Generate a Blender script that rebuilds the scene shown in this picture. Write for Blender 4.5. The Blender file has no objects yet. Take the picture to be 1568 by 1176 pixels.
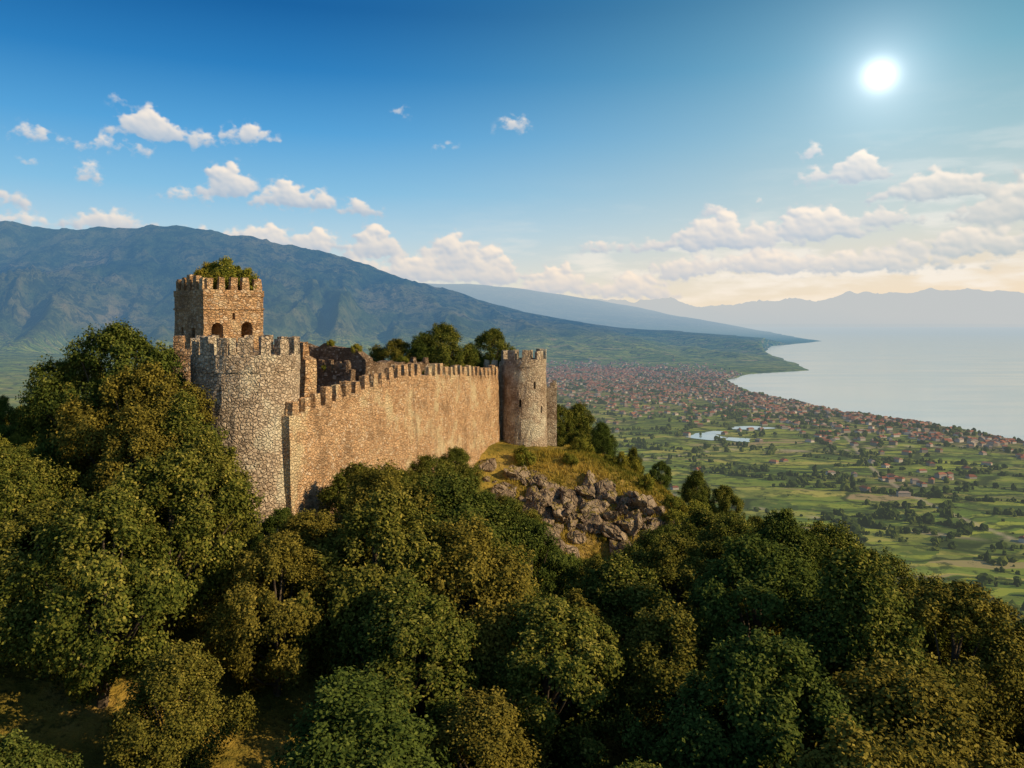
import bpy, bmesh, math, random
import numpy as np
from mathutils import Vector
random.seed(7); RNG=np.random.default_rng(7)
scene=bpy.context.scene
LAKE=-220.0
# ------------------------------------------------------------ helpers
def link(o,parent=None):
    scene.collection.objects.link(o)
    if parent: o.parent=parent
    return o
def quad_mesh(name,V,Q,smooth=False):
    V=np.asarray(V,dtype=np.float32); Q=np.asarray(Q,dtype=np.int32)
    me=bpy.data.meshes.new(name)
    k=Q.shape[1]
    me.vertices.add(len(V)); me.vertices.foreach_set('co',V.ravel())
    me.loops.add(Q.size); me.loops.foreach_set('vertex_index',Q.ravel())
    me.polygons.add(len(Q)); me.polygons.foreach_set('loop_start',np.arange(len(Q),dtype=np.int32)*k)
    me.polygons.foreach_set('use_smooth',np.full(len(Q),smooth,dtype=bool))
    me.update(calc_edges=True); me.validate()
    return me
def hsh(ix,iy,seed):
    h=(ix*374761393+iy*668265263+seed*2147483647)&0xffffffff
    h=((h^(h>>13))*1274126177)&0xffffffff
    h=h^(h>>16)
    return (h&0xffff)/65535.0
def vn(x,y,seed=0):
    x=np.asarray(x,float);y=np.asarray(y,float)
    fx=np.floor(x);fy=np.floor(y);ix=fx.astype(np.int64);iy=fy.astype(np.int64)
    u=x-fx;v=y-fy;u=u*u*u*(u*(u*6-15)+10);v=v*v*v*(v*(v*6-15)+10)
    a=hsh(ix,iy,seed);b=hsh(ix+1,iy,seed);c=hsh(ix,iy+1,seed);d=hsh(ix+1,iy+1,seed)
    return (a*(1-u)+b*u)*(1-v)+(c*(1-u)+d*u)*v
def fbm(x,y,o=5,seed=0,rid=False):
    s=0;a=1;t=0
    for i in range(o):
        n=vn(x,y,seed+i*17)
        if rid: n=1-abs(2*n-1)
        s=s+n*a;t+=a;a*=.5
        x,y=(x*1.6-y*1.2)+11.3,(x*1.2+y*1.6)-7.1
    return s/t
def ss(a,b,x):
    t=np.clip((x-a)/(b-a),0,1);return t*t*(3-2*t)
# ------------------------------------------------------------ node helpers
class NT:
    def __init__(s,nt): s.nt=nt; nt.nodes.clear()
    def n(s,t,ins=None,**pr):
        nd=s.nt.nodes.new(t)
        for k,v in pr.items(): setattr(nd,k,v)
        if ins:
            for k,v in ins.items():
                sk=nd.inputs[k]
                if isinstance(v,bpy.types.NodeSocket): s.nt.links.new(v,sk)
                else: sk.default_value=v
        return nd
    def m(s,op,a,b=0.0,c=0.0,clamp=False):
        return s.n('ShaderNodeMath',{0:a,1:b,2:c},operation=op,use_clamp=clamp).outputs[0]
    def v(s,op,a,b=(0,0,0),c=None):
        nd=s.n('ShaderNodeVectorMath',{0:a},operation=op)
        if isinstance(b,bpy.types.NodeSocket): s.nt.links.new(b,nd.inputs[1])
        else: nd.inputs[1].default_value=b
        if c is not None: nd.inputs[2].default_value=c
        return nd
    def mix(s,f,a,b,bt='MIX'):
        nd=s.n('ShaderNodeMix',data_type='RGBA',blend_type=bt)
        for i,v in ((0,f),(6,a),(7,b)):
            if isinstance(v,bpy.types.NodeSocket): s.nt.links.new(v,nd.inputs[i])
            else: nd.inputs[i].default_value=v if i==0 else (tuple(v)+(1,))[:4]
        return nd.outputs[2]
    def ramp(s,f,st,interp='LINEAR'):
        nd=s.n('ShaderNodeValToRGB',{0:f}); cr=nd.color_ramp; cr.interpolation=interp
        while len(cr.elements)<len(st): cr.elements.new(0.5)
        for e,(p,c) in zip(cr.elements,st):
            e.position=p; e.color=(c,c,c,1) if isinstance(c,(int,float)) else tuple(c)+(1,)
        return nd.outputs[0]
    def mr(s,v,a,b,c=0.,d=1.,smooth=True):
        return s.n('ShaderNodeMapRange',{0:v,1:a,2:b,3:c,4:d},interpolation_type='SMOOTHSTEP' if smooth else 'LINEAR').outputs[0]
    def noise(s,vec,scale,detail=4,rough=.55,col=False):
        nd=s.n('ShaderNodeTexNoise',{'Vector':vec,'Scale':scale,'Detail':detail,'Roughness':rough})
        return nd.outputs[1 if col else 0]
def newmat(name):
    m=bpy.data.materials.new(name); m.use_nodes=True
    return m,NT(m.node_tree)
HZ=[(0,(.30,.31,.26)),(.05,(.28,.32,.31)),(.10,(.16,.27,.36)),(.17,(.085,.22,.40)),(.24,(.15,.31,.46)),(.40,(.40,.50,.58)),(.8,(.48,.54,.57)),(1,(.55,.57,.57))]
HZW=[(0,(.56,.57,.50)),(.12,(.48,.54,.54)),(.4,(.45,.53,.57)),(1,(.50,.56,.59))]  # paler haze glow painted over the water
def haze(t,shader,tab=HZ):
    """aerial haze painted onto surfaces as emission: grows with distance from the castle hill"""
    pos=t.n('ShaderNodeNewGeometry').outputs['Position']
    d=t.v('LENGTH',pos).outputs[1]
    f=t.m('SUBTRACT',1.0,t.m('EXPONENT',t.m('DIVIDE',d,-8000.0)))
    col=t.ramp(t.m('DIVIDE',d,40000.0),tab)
    em=t.n('ShaderNodeEmission',{0:col,1:1.0}).outputs[0]  # haze is a glow mixed into the surface, not real air
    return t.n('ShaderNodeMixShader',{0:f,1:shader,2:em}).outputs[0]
def out(t,sh): t.n('ShaderNodeOutputMaterial',{0:sh})
def principled(t,col,rough=.85,normal=None,spec=.2):
    ins={'Base Color':col,'Roughness':rough,'Specular IOR Level':spec}
    if normal is not None: ins['Normal']=normal
    if not isinstance(col,bpy.types.NodeSocket): ins['Base Color']=tuple(col)+(1,)
    return t.n('ShaderNodeBsdfPrincipled',ins).outputs[0]
# ------------------------------------------------------------ materials
def stone_mat(name,ca,cb,mortar,scale=(3.1,3.1,4.6),var=1.0,st=1.0):
    m,t=newmat(name)
    pos=t.n('ShaderNodeNewGeometry').outputs['Position']
    w=t.noise(pos,1.7,2,col=True)
    wv=t.v('SCALE',w); wv.inputs[3].default_value=.35
    p=t.v('ADD',pos,wv.outputs[0]).outputs[0]
    p=t.v('MULTIPLY',p,scale).outputs[0]
    e=t.n('ShaderNodeTexVoronoi',{'Vector':p,'Scale':1.0},feature='DISTANCE_TO_EDGE').outputs['Distance']
    c=t.n('ShaderNodeTexVoronoi',{'Vector':p,'Scale':1.0},feature='F1').outputs['Color']
    sc=t.n('ShaderNodeSeparateColor',{0:c}); cv=sc.outputs[0]; cv2=sc.outputs[1]
    big=t.noise(pos,.24,5,.66); med=t.noise(pos,.9,5,.7); fine=t.noise(pos,8,2,.6)
    strk=t.noise(t.v('MULTIPLY',pos,(.9,.9,.12)).outputs[0],1.0,4,.6)
    col=t.mix(cv,ca,cb)
    col=t.mix(t.mr(cv2,.75,.97,0,.6*var),col,tuple(x*.42 for x in ca))
    col=t.mix(t.mr(cv2,.25,.05,0,.6*var),col,(.66,.55,.42))
    col=t.mix(t.mr(med,.50,.70,0,.6*st),col,tuple(x*.52 for x in ca))
    col=t.mix(t.mr(e,.02,.11,.6,0),col,mortar)
    col=t.mix(t.mr(big,.51,.63,0,.65),col,tuple(min(.68,x*1.12+.07) for x in cb))
    col=t.mix(t.mr(big,.46,.35,0,.6*st),col,(.22,.14,.08))
    col=t.mix(t.mr(strk,.55,.74,0,.5*st),col,(.17,.12,.08))
    col=t.mix(t.m('MULTIPLY',t.mr(fine,.55,.75),.35),col,(.12,.09,.06))
    h=t.m('ADD',t.mr(e,0,.18),t.m('MULTIPLY',fine,.6)); h=t.m('ADD',h,t.m('MULTIPLY',med,1.8)); h=t.m('ADD',h,t.m('MULTIPLY',cv,.5))
    bp=t.n('ShaderNodeBump',{'Height':h,'Strength':.85,'Distance':.15}).outputs[0]
    out(t,principled(t,col,.92,bp,.12)); return m
M_wall=stone_mat('masonry_warm',(.52,.31,.165),(.68,.46,.27),(.42,.28,.165),st=.9)
M_keep=stone_mat('masonry_keep',(.43,.245,.125),(.62,.40,.22),(.30,.19,.11),(2.6,2.6,4.4),1.0)
M_tower=stone_mat('masonry_grey',(.42,.32,.23),(.62,.51,.38),(.28,.21,.15),(3.2,3.2,4.2),1.0)
M_dark=stone_mat('masonry_shaded',(.17,.11,.07),(.27,.18,.11),(.12,.08,.05))  # rear walls and courtyard: interior shade put into the stone colour
def rock_mat():
    m,t=newmat('limestone_rock')
    g=t.n('ShaderNodeNewGeometry'); pos=g.outputs['Position']
    a=t.noise(pos,.8,6,.68); b=t.noise(pos,4,4,.7)
    e=t.n('ShaderNodeTexVoronoi',{'Vector':t.v('ADD',pos,t.noise(pos,1.2,2,col=True)).outputs[0],'Scale':.8},feature='DISTANCE_TO_EDGE').outputs['Distance']
    col=t.ramp(a,[(.30,(.17,.12,.08)),(.45,(.31,.235,.165)),(.57,(.43,.34,.24)),(.72,(.54,.43,.30))])
    col=t.mix(t.mr(b,.58,.74,0,.6),col,(.09,.068,.048))
    col=t.mix(t.mr(e,.0,.04,.7,0),col,(.06,.045,.03))
    up=t.n('ShaderNodeSeparateXYZ',{0:g.outputs['Normal']}).outputs[2]
    col=t.mix(t.m('MULTIPLY',t.mr(up,.60,.88),t.mr(a,.45,.55)),col,(.26,.20,.045))
    h=t.m('ADD',t.m('MULTIPLY',a,2.4),t.m('ADD',t.m('MULTIPLY',b,.8),t.mr(e,0,.12)))
    bp=t.n('ShaderNodeBump',{'Height':h,'Strength':1.0,'Distance':.4}).outputs[0]
    out(t,principled(t,col,.9,bp,.15)); return m
M_rock=rock_mat()
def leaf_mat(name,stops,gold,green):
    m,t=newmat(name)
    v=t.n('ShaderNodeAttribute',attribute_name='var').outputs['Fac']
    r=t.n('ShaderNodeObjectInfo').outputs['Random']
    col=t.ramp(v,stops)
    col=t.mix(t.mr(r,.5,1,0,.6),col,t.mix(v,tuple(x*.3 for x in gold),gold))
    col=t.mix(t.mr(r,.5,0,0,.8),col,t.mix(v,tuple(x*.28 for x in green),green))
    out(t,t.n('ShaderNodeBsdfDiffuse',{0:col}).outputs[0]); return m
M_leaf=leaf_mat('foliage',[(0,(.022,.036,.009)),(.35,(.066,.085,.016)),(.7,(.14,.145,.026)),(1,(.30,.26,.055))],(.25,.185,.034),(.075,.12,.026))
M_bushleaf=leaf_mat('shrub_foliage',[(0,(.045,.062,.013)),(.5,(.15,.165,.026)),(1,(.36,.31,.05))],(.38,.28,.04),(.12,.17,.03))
def bark():
    m,t=newmat('bark'); pos=t.n('ShaderNodeTexCoord').outputs['Object']
    out(t,principled(t,t.ramp(t.noise(pos,6,3),[(.3,(.05,.04,.03)),(.7,(.15,.115,.08))]),.9)); return m
M_bark=bark()
def hill_mat():
    m,t=newmat('hill_ground')
    g=t.n('ShaderNodeNewGeometry'); pos=g.outputs['Position']
    up=t.n('ShaderNodeSeparateXYZ',{0:g.outputs['Normal']}).outputs[2]
    n1=t.noise(pos,.16,5,.6); n2=t.noise(pos,2.2,4,.65)
    hc=t.ramp(n1,[(.3,(.06,.065,.015)),(.44,(.16,.135,.026)),(.56,(.34,.24,.05)),(.72,(.40,.27,.09))])
    hc=t.mix(t.mr(n2,.5,.66,0,.75),hc,(.06,.065,.018))
    hc=t.mix(t.m('MULTIPLY',t.mr(up,.80,.62),t.mr(n2,.4,.55)),hc,(.22,.165,.11))
    bp=t.n('ShaderNodeBump',{'Height':n2,'Strength':.8,'Distance':.5}).outputs[0]
    out(t,principled(t,hc,.95,bp,.05)); return m
M_hill=hill_mat()
def terrain_mat():
    m,t=newmat('valley_ground')
    g=t.n('ShaderNodeNewGeometry'); pos=g.outputs['Position']
    z=t.n('ShaderNodeAttribute',attribute_name='zone').outputs['Color']
    zs=t.n('ShaderNodeSeparateColor',{0:z}); track,mtn,town=zs.outputs[0],zs.outputs[1],zs.outputs[2]
    wn=t.v('SCALE',t.noise(pos,.005,4,col=True)); wn.inputs[3].default_value=150
    p=t.v('ADD',pos,wn.outputs[0]).outputs[0]
    mp=t.n('ShaderNodeMapping',{'Vector':p,'Rotation':(0,0,math.radians(24)),'Scale':(1/150,1/50,0)}).outputs[0]
    mp2=t.n('ShaderNodeMapping',{'Vector':p,'Rotation':(0,0,math.radians(19)),'Scale':(1/95,1/15,0)}).outputs[0]
    vc=t.n('ShaderNodeTexVoronoi',{'Vector':mp,'Scale':1.0,'Randomness':1.0},distance='CHEBYCHEV').outputs['Color']
    ve=t.n('ShaderNodeTexVoronoi',{'Vector':mp,'Scale':1.0,'Randomness':1.0},feature='DISTANCE_TO_EDGE').outputs['Distance']
    vc2=t.n('ShaderNodeTexVoronoi',{'Vector':mp2,'Scale':1.0}).outputs['Color']
    f1=t.n('ShaderNodeSeparateColor',{0:vc}).outputs[0]; f2=t.n('ShaderNodeSeparateColor',{0:vc2}).outputs[1]
    f=t.m('ADD',t.m('MULTIPLY',f1,.55),t.m('MULTIPLY',f2,.45))
    fc=t.ramp(f,[(.12,(.05,.095,.02)),(.26,(.16,.25,.035)),(.36,(.07,.12,.025)),(.47,(.31,.37,.05)),(.57,(.12,.185,.032)),(.67,(.40,.38,.09)),(.76,(.14,.21,.035)),(.86,(.36,.27,.15)),(.93,(.19,.27,.045))],'LINEAR')
    scr=t.noise(pos,.010,6,.72); scr2=t.noise(pos,.045,5,.74)
    fc=t.mix(t.mr(scr,.50,.62,0,.7),fc,(.08,.12,.026))
    fc=t.mix(t.mr(scr2,.51,.60,0,.8),fc,(.036,.06,.016))
    fc=t.mix(t.mr(scr2,.44,.34,0,.4),fc,(.34,.33,.08))
    fc=t.mix(t.mr(ve,.015,.06,.85,0),fc,(.025,.045,.012))
    fc=t.mix(t.m('MULTIPLY',town,.8),fc,t.mix(t.mr(scr2,.4,.6),(.22,.14,.095),(.06,.07,.03)))
    fc=t.mix(track,fc,(.45,.38,.28))
    mn=t.noise(pos,.0016,7,.70); mn2=t.noise(pos,.009,6,.72)
    mc=t.ramp(mn,[(.3,(.035,.065,.03)),(.44,(.075,.12,.045)),(.55,(.19,.20,.085)),(.70,(.32,.27,.15))])
    mc=t.mix(t.mr(mn2,.47,.58,0,.8),mc,(.024,.046,.022))
    col=t.mix(mtn,fc,mc)
    h=t.m('MULTIPLY',mn2,t.m('MULTIPLY',mtn,110))
    bp=t.n('ShaderNodeBump',{'Height':h,'Strength':1.0,'Distance':1.0}).outputs[0]
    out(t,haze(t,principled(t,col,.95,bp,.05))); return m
M_ter=terrain_mat()
def water_mat(name):
    m,t=newmat(name); pos=t.n('ShaderNodeNewGeometry').outputs['Position']
    n=t.noise(t.v('MULTIPLY',pos,(.0015,.006,0)).outputs[0],1,5,.6)
    gl=t.n('ShaderNodeBsdfGlossy',{0:(.92,.95,.94,1),1:t.mr(n,.35,.65,.10,.20)}).outputs[0]
    df=t.n('ShaderNodeBsdfDiffuse',{0:(.26,.36,.38,1)}).outputs[0]
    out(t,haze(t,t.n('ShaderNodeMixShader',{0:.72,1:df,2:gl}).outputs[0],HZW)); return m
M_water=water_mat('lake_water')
def attrmat(name,stops,hz=True):
    m,t=newmat(name); v=t.n('ShaderNodeAttribute',attribute_name='var').outputs['Fac']
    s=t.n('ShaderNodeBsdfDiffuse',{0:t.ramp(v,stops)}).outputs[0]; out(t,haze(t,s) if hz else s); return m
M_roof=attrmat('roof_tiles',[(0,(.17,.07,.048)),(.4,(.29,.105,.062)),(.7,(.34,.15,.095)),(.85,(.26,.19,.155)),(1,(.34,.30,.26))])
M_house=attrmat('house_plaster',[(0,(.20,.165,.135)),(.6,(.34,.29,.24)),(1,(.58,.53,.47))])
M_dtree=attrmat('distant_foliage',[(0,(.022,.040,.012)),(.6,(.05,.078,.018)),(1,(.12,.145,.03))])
M_grass=attrmat('grass_blades',[(0,(.12,.13,.022)),(.5,(.36,.27,.045)),(1,(.52,.36,.085))],False)
# ------------------------------------------------------------ terrain
CP=np.array([
(-21,62,-16),(-15,58,-18),(-9,85,-16.8),(-3,108,-17.2),(2,112,-17.6),(2,118,-17.8),(-30,66,-11.8),(-20,90,-14),(-8,112,-15),(-36,80,-12),(-20,51,-16),
(0,106,-18),(8,105,-19),(14,102,-21.5),(19,99,-24.5),(0,95,-24),(8,93,-27.5),(16,90,-31),(-8,75,-19.5),(-6,60,-21),(5,75,-25),(18,75,-27),
(-9.5,52,-20),(0,48,-23),(12,55,-24),(21,62,-24),(26,52,-24),(27,45,-25),(25,35,-26),(0,30,-25.5),(12,30,-26),(-10,30,-23.5),(-18,30,-20.5),(-25,45,-17),(-30,30,-19),(-38,45,-16),
(0,10,-30),(20,10,-33),(-20,10,-26),(-45,70,-14),(-56,90,-14.5),(-62,105,-14),(-50,125,-22),(-20,125,-19),(0,132,-22),(14,122,-22),(27,112,-29),(35,90,-38),(38,65,-40),(40,45,-40),(50,60,-54),(50,85,-55),(40,25,-40),(-65,60,-22),(-60,30,-26),(0,-20,-38),(-70,120,-26),(20,140,-38),(0,150,-38),(-40,150,-36)],float)
def tps_fit(P):
    n=len(P); r=np.linalg.norm(P[:,None,:2]-P[None,:,:2],axis=2)/50
    K=np.where(r>0,r*r*np.log(r+1e-12),0)+np.eye(n)*.002
    A=np.hstack([np.ones((n,1)),P[:,:2]/50]); L=np.block([[K,A],[A.T,np.zeros((3,3))]])
    return np.linalg.solve(L,np.concatenate([P[:,2],[0,0,0]]))
W=tps_fit(CP)
def tps(x,y):
    s=W[-3]+W[-2]*x/50+W[-1]*y/50
    for i,(a,b,_) in enumerate(CP):
        r2=((x-a)**2+(y-b)**2)/2500; s=s+W[i]*.5*r2*np.log(r2+1e-12)
    return s
SY=np.array([0,1000,1467,1627,1903,2314,2700,2982,3355,3579,4067,5592,7063,8947,12200,24400,31000],float)
SX=np.array([1150,1010,943,928,805,751,745,797,1006,1338,1470,1769,2292,3490,4160,6120,7000],float)
def shore_d(x,y):
    d=np.interp(y,SY,SX)-x+ (fbm(x/300,y/300,3,5)-.5)*60
    return np.where(y>31500,9999,d)
C1=np.array([[-9000,900],[-4500,861],[-3850,815],[-3220,850],[-2777,800],[-2200,725],[-1630,625],[-1056,440],[-482,265],[92,75],[400,20],[666,-20],[1240,-70],[2270,-150],[3000,-210]],float)
C2=np.array([[-6000,900],[-1890,790],[-577,700],[210,610],[1521,420],[2833,200],[4013,-80],[5000,-215]],float)
C3=np.array([[-20000,1300],[1000,900],[3700,900],[6000,720],[8300,1020],[11000,880],[13000,1080],[16000,1140],[19000,1380],[22000,1400],[25000,1600],[40000,1500]],float)
def outer(x,y):
    d=shore_d(x,y); dd=np.clip(d,0,6000)
    base=-217.6+.006*np.clip(dd-400,0,None)+.022*np.clip(dd-2200,0,None)
    base=base+(fbm(x/500,y/500,4,9)-.5)*np.clip((dd-100)/200,0,8)
    xx=x+ (fbm(x/1500,y/1500,3,77)-.5)*300
    p=np.clip((y+.05*np.abs(x)-4200)/2900,0,1); pp=p**1.5*(1.15-.15*p)
    cr=np.interp(xx,C1[:,0],C1[:,1])
    cr=np.maximum(cr,base)
    wx=x+(fbm(x/900,y/900,3,88)-.5)*600
    spur=fbm(wx/560+y/2200,y/2800-x/6000,5,31,True)-.62
    rough=fbm(x/260,y/260,5,41,True)-.6
    amp=np.clip((cr-base)/600,0,1.2)
    z=base+(cr-base)*pp+amp*(spur*1350*(p**.7)*(1.03-p)+rough*190*p*(1.15-p)+spur*30*p)
    z=np.where(p>=1,np.maximum(cr-(y-7100)*.05,base)+amp*(rough*28+spur*70),z)
    c2=np.interp(x,C2[:,0],C2[:,1])+(fbm(x/1800,y/1800,5,51)-.5)*160
    z=np.maximum(z,-217+(c2+217)*np.exp(-((y-16000)/3000)**2))
    c3=np.interp(x,C3[:,0],C3[:,1])+(fbm(x/2400,y/6000,6,61,True)-.62)*1100
    z=np.maximum(z,-214+(c3+214)*np.exp(-((y-40000)/3800)**2))
    z=np.where(d<0,np.maximum(-220-np.clip(-d*.05,0,12),np.where(y>31000,z,-999)),np.where(d<40,np.minimum(z,-219.9+d*.06),z))
    return z
def height(x,y):
    x=np.asarray(x,float);y=np.asarray(y,float)
    rho=np.hypot(x+8,y-65)
    v=outer(x,y)
    rt=ss(0,70,x)*ss(-60,40,y)
    S=1-ss(70-25*rt,430-170*rt,rho)
    top=-30-.55*np.clip(x-15,0,80)
    cone=v*(1-S)+top*S+(fbm(x/30,y/30,4,3)-.5)*12*ss(90,180,rho)
    near=tps(np.clip(x,-90,80),np.clip(y,-40,170))+(fbm(x/4,y/4,4,8)-.5)*1.1
    w=ss(62,105,rho)
    return np.where(rho<440,near*(1-w)+cone*w,v)
def H1(x,y): return float(height(np.array([x]),np.array([y]))[0])
az=np.concatenate([np.linspace(-180,-52,46)[:-1],np.linspace(-52,52,800),np.linspace(52,180,46)[1:-1]])
na=len(az); rad=np.concatenate([[0.01],np.geomspace(4,62000,780)]); nr=len(rad)
A,R=np.meshgrid(np.radians(az),rad)
X=(R*np.sin(A)).ravel();Y=(R*np.cos(A)).ravel()
Z=height(X,Y)
i=np.arange(nr-1)[:,None]*na; j=np.arange(na)[None,:]; j2=(j+1)%na
Q=np.stack([i+j,i+j2,i+na+j2,i+na+j],-1).reshape(-1,4)[:, ::-1]
me=quad_mesh('terrain',np.stack([X,Y,Z],1),Q,True)
rho=np.hypot(X+8,Y-65)
mt=ss(-150,-20,Z)*(ss(2500,4200,np.hypot(X,Y)))
def town_mask(x,y):
    d=shore_d(x,y)
    a=np.exp(-((x-430)/320)**2-((y-2950)/680)**2)*1.4
    b=np.where((d>15)&(d<190)&(y>1100)&(y<3300),.6,0)
    c=np.exp(-((x-537)/50)**2-((y-1082)/50)**2)*.6
    e=.2*np.exp(-((x-650)/200)**2-((y-1700)/350)**2)
    return np.clip(np.maximum(np.maximum(a,b),np.maximum(c,e)),0,1)*(d>12)
tm=town_mask(X,Y)*(rho>500)
def roadmask(x,y):
    a=np.abs(y-(1320+.42*(x-500)+60*np.sin(x/170)+18*np.sin(x/47)))
    b=np.abs(x-(560+.10*(y-1200)+45*np.sin(y/210)))
    c=np.abs(y-(820-.55*(x-450)+30*np.sin(x/90)))
    m=np.minimum(np.minimum(a,b),c)
    return np.clip(1-m/5.5,0,1)*(np.hypot(x,y)>500)*(shore_d(x,y)>20)*(y<3000)*.8
ca=me.color_attributes.new('zone','FLOAT_COLOR','POINT')
ca.data.foreach_set('color',np.stack([roadmask(X,Y),mt,tm,np.ones_like(tm)],1).astype(np.float32).ravel())
me.materials.append(M_ter); me.materials.append(M_hill)
me.polygons.foreach_set('material_index',(rho[Q[:,0]]<235+25*vn(X[Q[:,0]]/9,Y[Q[:,0]]/9)).astype(np.int32)); me.update()
link(bpy.data.objects.new('terrain',me))
n=96
me=bpy.data.meshes.new('lake'); me.from_pydata([(70000*math.sin(t),70000*math.cos(t),LAKE) for t in -np.linspace(0,2*math.pi,n,endpoint=False)],[],[list(range(n))])
me.materials.append(M_water); link(bpy.data.objects.new('lake',me))
bm=bmesh.new()
for (px,py,rx,ry) in ((362,1480,34,40),(408,1440,24,28),(480,1600,44,24),(395,1530,20,20)):
    z=max(H1(px+dx,py+dy) for dx in(-rx,0,rx) for dy in (-ry,0,ry))+.6
    vs=[bm.verts.new((px+rx*math.cos(t)*(1+.25*math.sin(3*t+px)),py+ry*math.sin(t)*(1+.2*math.cos(2*t+py)),z)) for t in np.linspace(0,2*math.pi,26,endpoint=False)]
    bm.faces.new(vs)
me=bpy.data.meshes.new('pond'); bm.to_mesh(me); me.materials.append(M_water); link(bpy.data.objects.new('pond',me))
# ------------------------------------------------------------ village
def rot2(x,y,a): return x*np.cos(a)-y*np.sin(a),x*np.sin(a)+y*np.cos(a)
def sample(n,xr,yr,f):
    xs=[];ys=[];k=0
    while k<n:
        x=RNG.uniform(*xr,20000);y=RNG.uniform(*yr,20000)
        ok=RNG.random(20000)<f(x,y); xs.append(x[ok]);ys.append(y[ok]);k+=ok.sum()
    return np.concatenate(xs)[:n],np.concatenate(ys)[:n]
hx,hy=sample(4300,(50,1000),(1000,4300),lambda x,y:town_mask(x,y)*(.25+.75*(vn(x/70,y/70,4)>.45)))
sx,sy=sample(40,(100,900),(700,2400),lambda x,y:(shore_d(x,y)>30)*.5)
hx=np.concatenate([hx,sx]);hy=np.concatenate([hy,sy]);nh=len(hx)
hz=height(hx,hy); L=RNG.uniform(3.5,7.5,nh);Wd=RNG.uniform(3,4.8,nh);Hh=RNG.uniform(2.6,5.5,nh);an=RNG.choice([0.2,1.77],nh)+RNG.normal(0,.3,nh)
ov=.5
pts=[]
for (sx_,sy_,zz,o) in ((-1,-1,-2,0),(1,-1,-2,0),(1,1,-2,0),(-1,1,-2,0),(-1,-1,1,0),(1,-1,1,0),(1,1,1,0),(-1,1,1,0),(-1,-1,2,1),(1,-1,2,1),(1,1,2,1),(-1,1,2,1),(-.65,0,3,1),(.65,0,3,1)):
    lx=(L+o*ov)*sx_; ly=(Wd+o*ov)*sy_; 
    x,y=rot2(lx,ly,an)
    zv=hz-2 if zz==-2 else (hz+Hh if zz==1 else (hz+Hh-.15 if zz==2 else hz+Hh+Wd*.5))
    pts.append(np.stack([hx+x,hy+y,zv],1))
V=np.stack(pts,1).reshape(-1,3); fl=[[0,1,5,4],[1,2,6,5],[2,3,7,6],[3,0,4,7],[8,9,13,12],[10,11,12,13],[9,10,13,13],[11,8,12,12]]
F=[];mi=[];vv=[]
rv=RNG.random(nh);wv=RNG.random(nh)
for k in range(nh):
    b=k*14
    for q,f in enumerate(fl):
        f=[b+i for i in f]
        if f[2]==f[3]: f=f[:3]
        F.append(f);mi.append(0 if q<4 else 1);vv.append(wv[k] if q<4 else rv[k])
me=bpy.data.meshes.new('lakeside_village'); me.from_pydata(V.tolist(),[],F); me.materials.append(M_house);me.materials.append(M_roof)
me.polygons.foreach_set('material_index',mi); at=me.attributes.new('var','FLOAT','FACE'); at.data.foreach_set('value',np.array(vv,np.float32)); me.update()
link(bpy.data.objects.new('lakeside_village',me))
# ------------------------------------------------------------ distant trees
bm=bmesh.new(); bmesh.ops.create_icosphere(bm,subdivisions=2,radius=1); ico=np.array([v.co[:] for v in bm.verts]); icf=np.array([[v.index for v in f.verts] for f in bm.faces]); bm.free()
tx=[];ty=[]
x,y=sample(2600,(-100,1000),(450,3600),lambda x,y:(shore_d(x,y)>12)*(.02+.98*(fbm(x/90,y/90,5,71)>.615))*(600/np.maximum(y,600))**1.2)
tx.append(x);ty.append(y)
for k in range(230):
    y0=430+2700*RNG.random()**1.6; x0=RNG.uniform(-100,950); a=math.radians(-24 if RNG.random()<.75 else 66)+RNG.normal(0,.2); Ln=RNG.uniform(40,180); cu=RNG.normal(0,.002)
    c=np.arange(0,Ln,RNG.uniform(2.5,6)); c=c+RNG.normal(0,2,len(c)); o=cu*c*c; tx.append(x0+c*math.cos(a)-o*math.sin(a)+RNG.normal(0,1.6,len(c)));ty.append(y0+c*math.sin(a)+o*math.cos(a)+RNG.normal(0,1.6,len(c)))
x,y=sample(1700,(50,1000),(1000,3800),lambda x,y:town_mask(x,y)*.8); tx.append(x);ty.append(y)
tx=np.concatenate(tx);ty=np.concatenate(ty);ok=(shore_d(tx,ty)>8)&(np.hypot(tx+8,ty-65)>300);tx=tx[ok];ty=ty[ok];nt_=len(tx)
tz=height(tx,ty); s=.8+3.2*RNG.random(nt_)**1.7; sh=s*RNG.uniform(.8,1.6,nt_)
D=ico[None]*(1+RNG.normal(0,.24,(nt_,len(ico),1)))
V=np.stack([tx[:,None]+D[:,:,0]*s[:,None]*RNG.uniform(.8,1.6,(nt_,1)),ty[:,None]+D[:,:,1]*s[:,None],tz[:,None]+sh[:,None]*.7+D[:,:,2]*sh[:,None]],2).reshape(-1,3)
Fq=(icf[None]+np.arange(nt_)[:,None,None]*len(ico)).reshape(-1,3)
me=quad_mesh('distant_trees',V,Fq); at=me.attributes.new('var','FLOAT','FACE')
at.data.foreach_set('value',np.clip(np.repeat(RNG.random(nt_),len(icf))*.7+RNG.random(nt_*len(icf))*.3,0,1).astype(np.float32)); me.materials.append(M_dtree)
link(bpy.data.objects.new('distant_trees',me))
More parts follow.
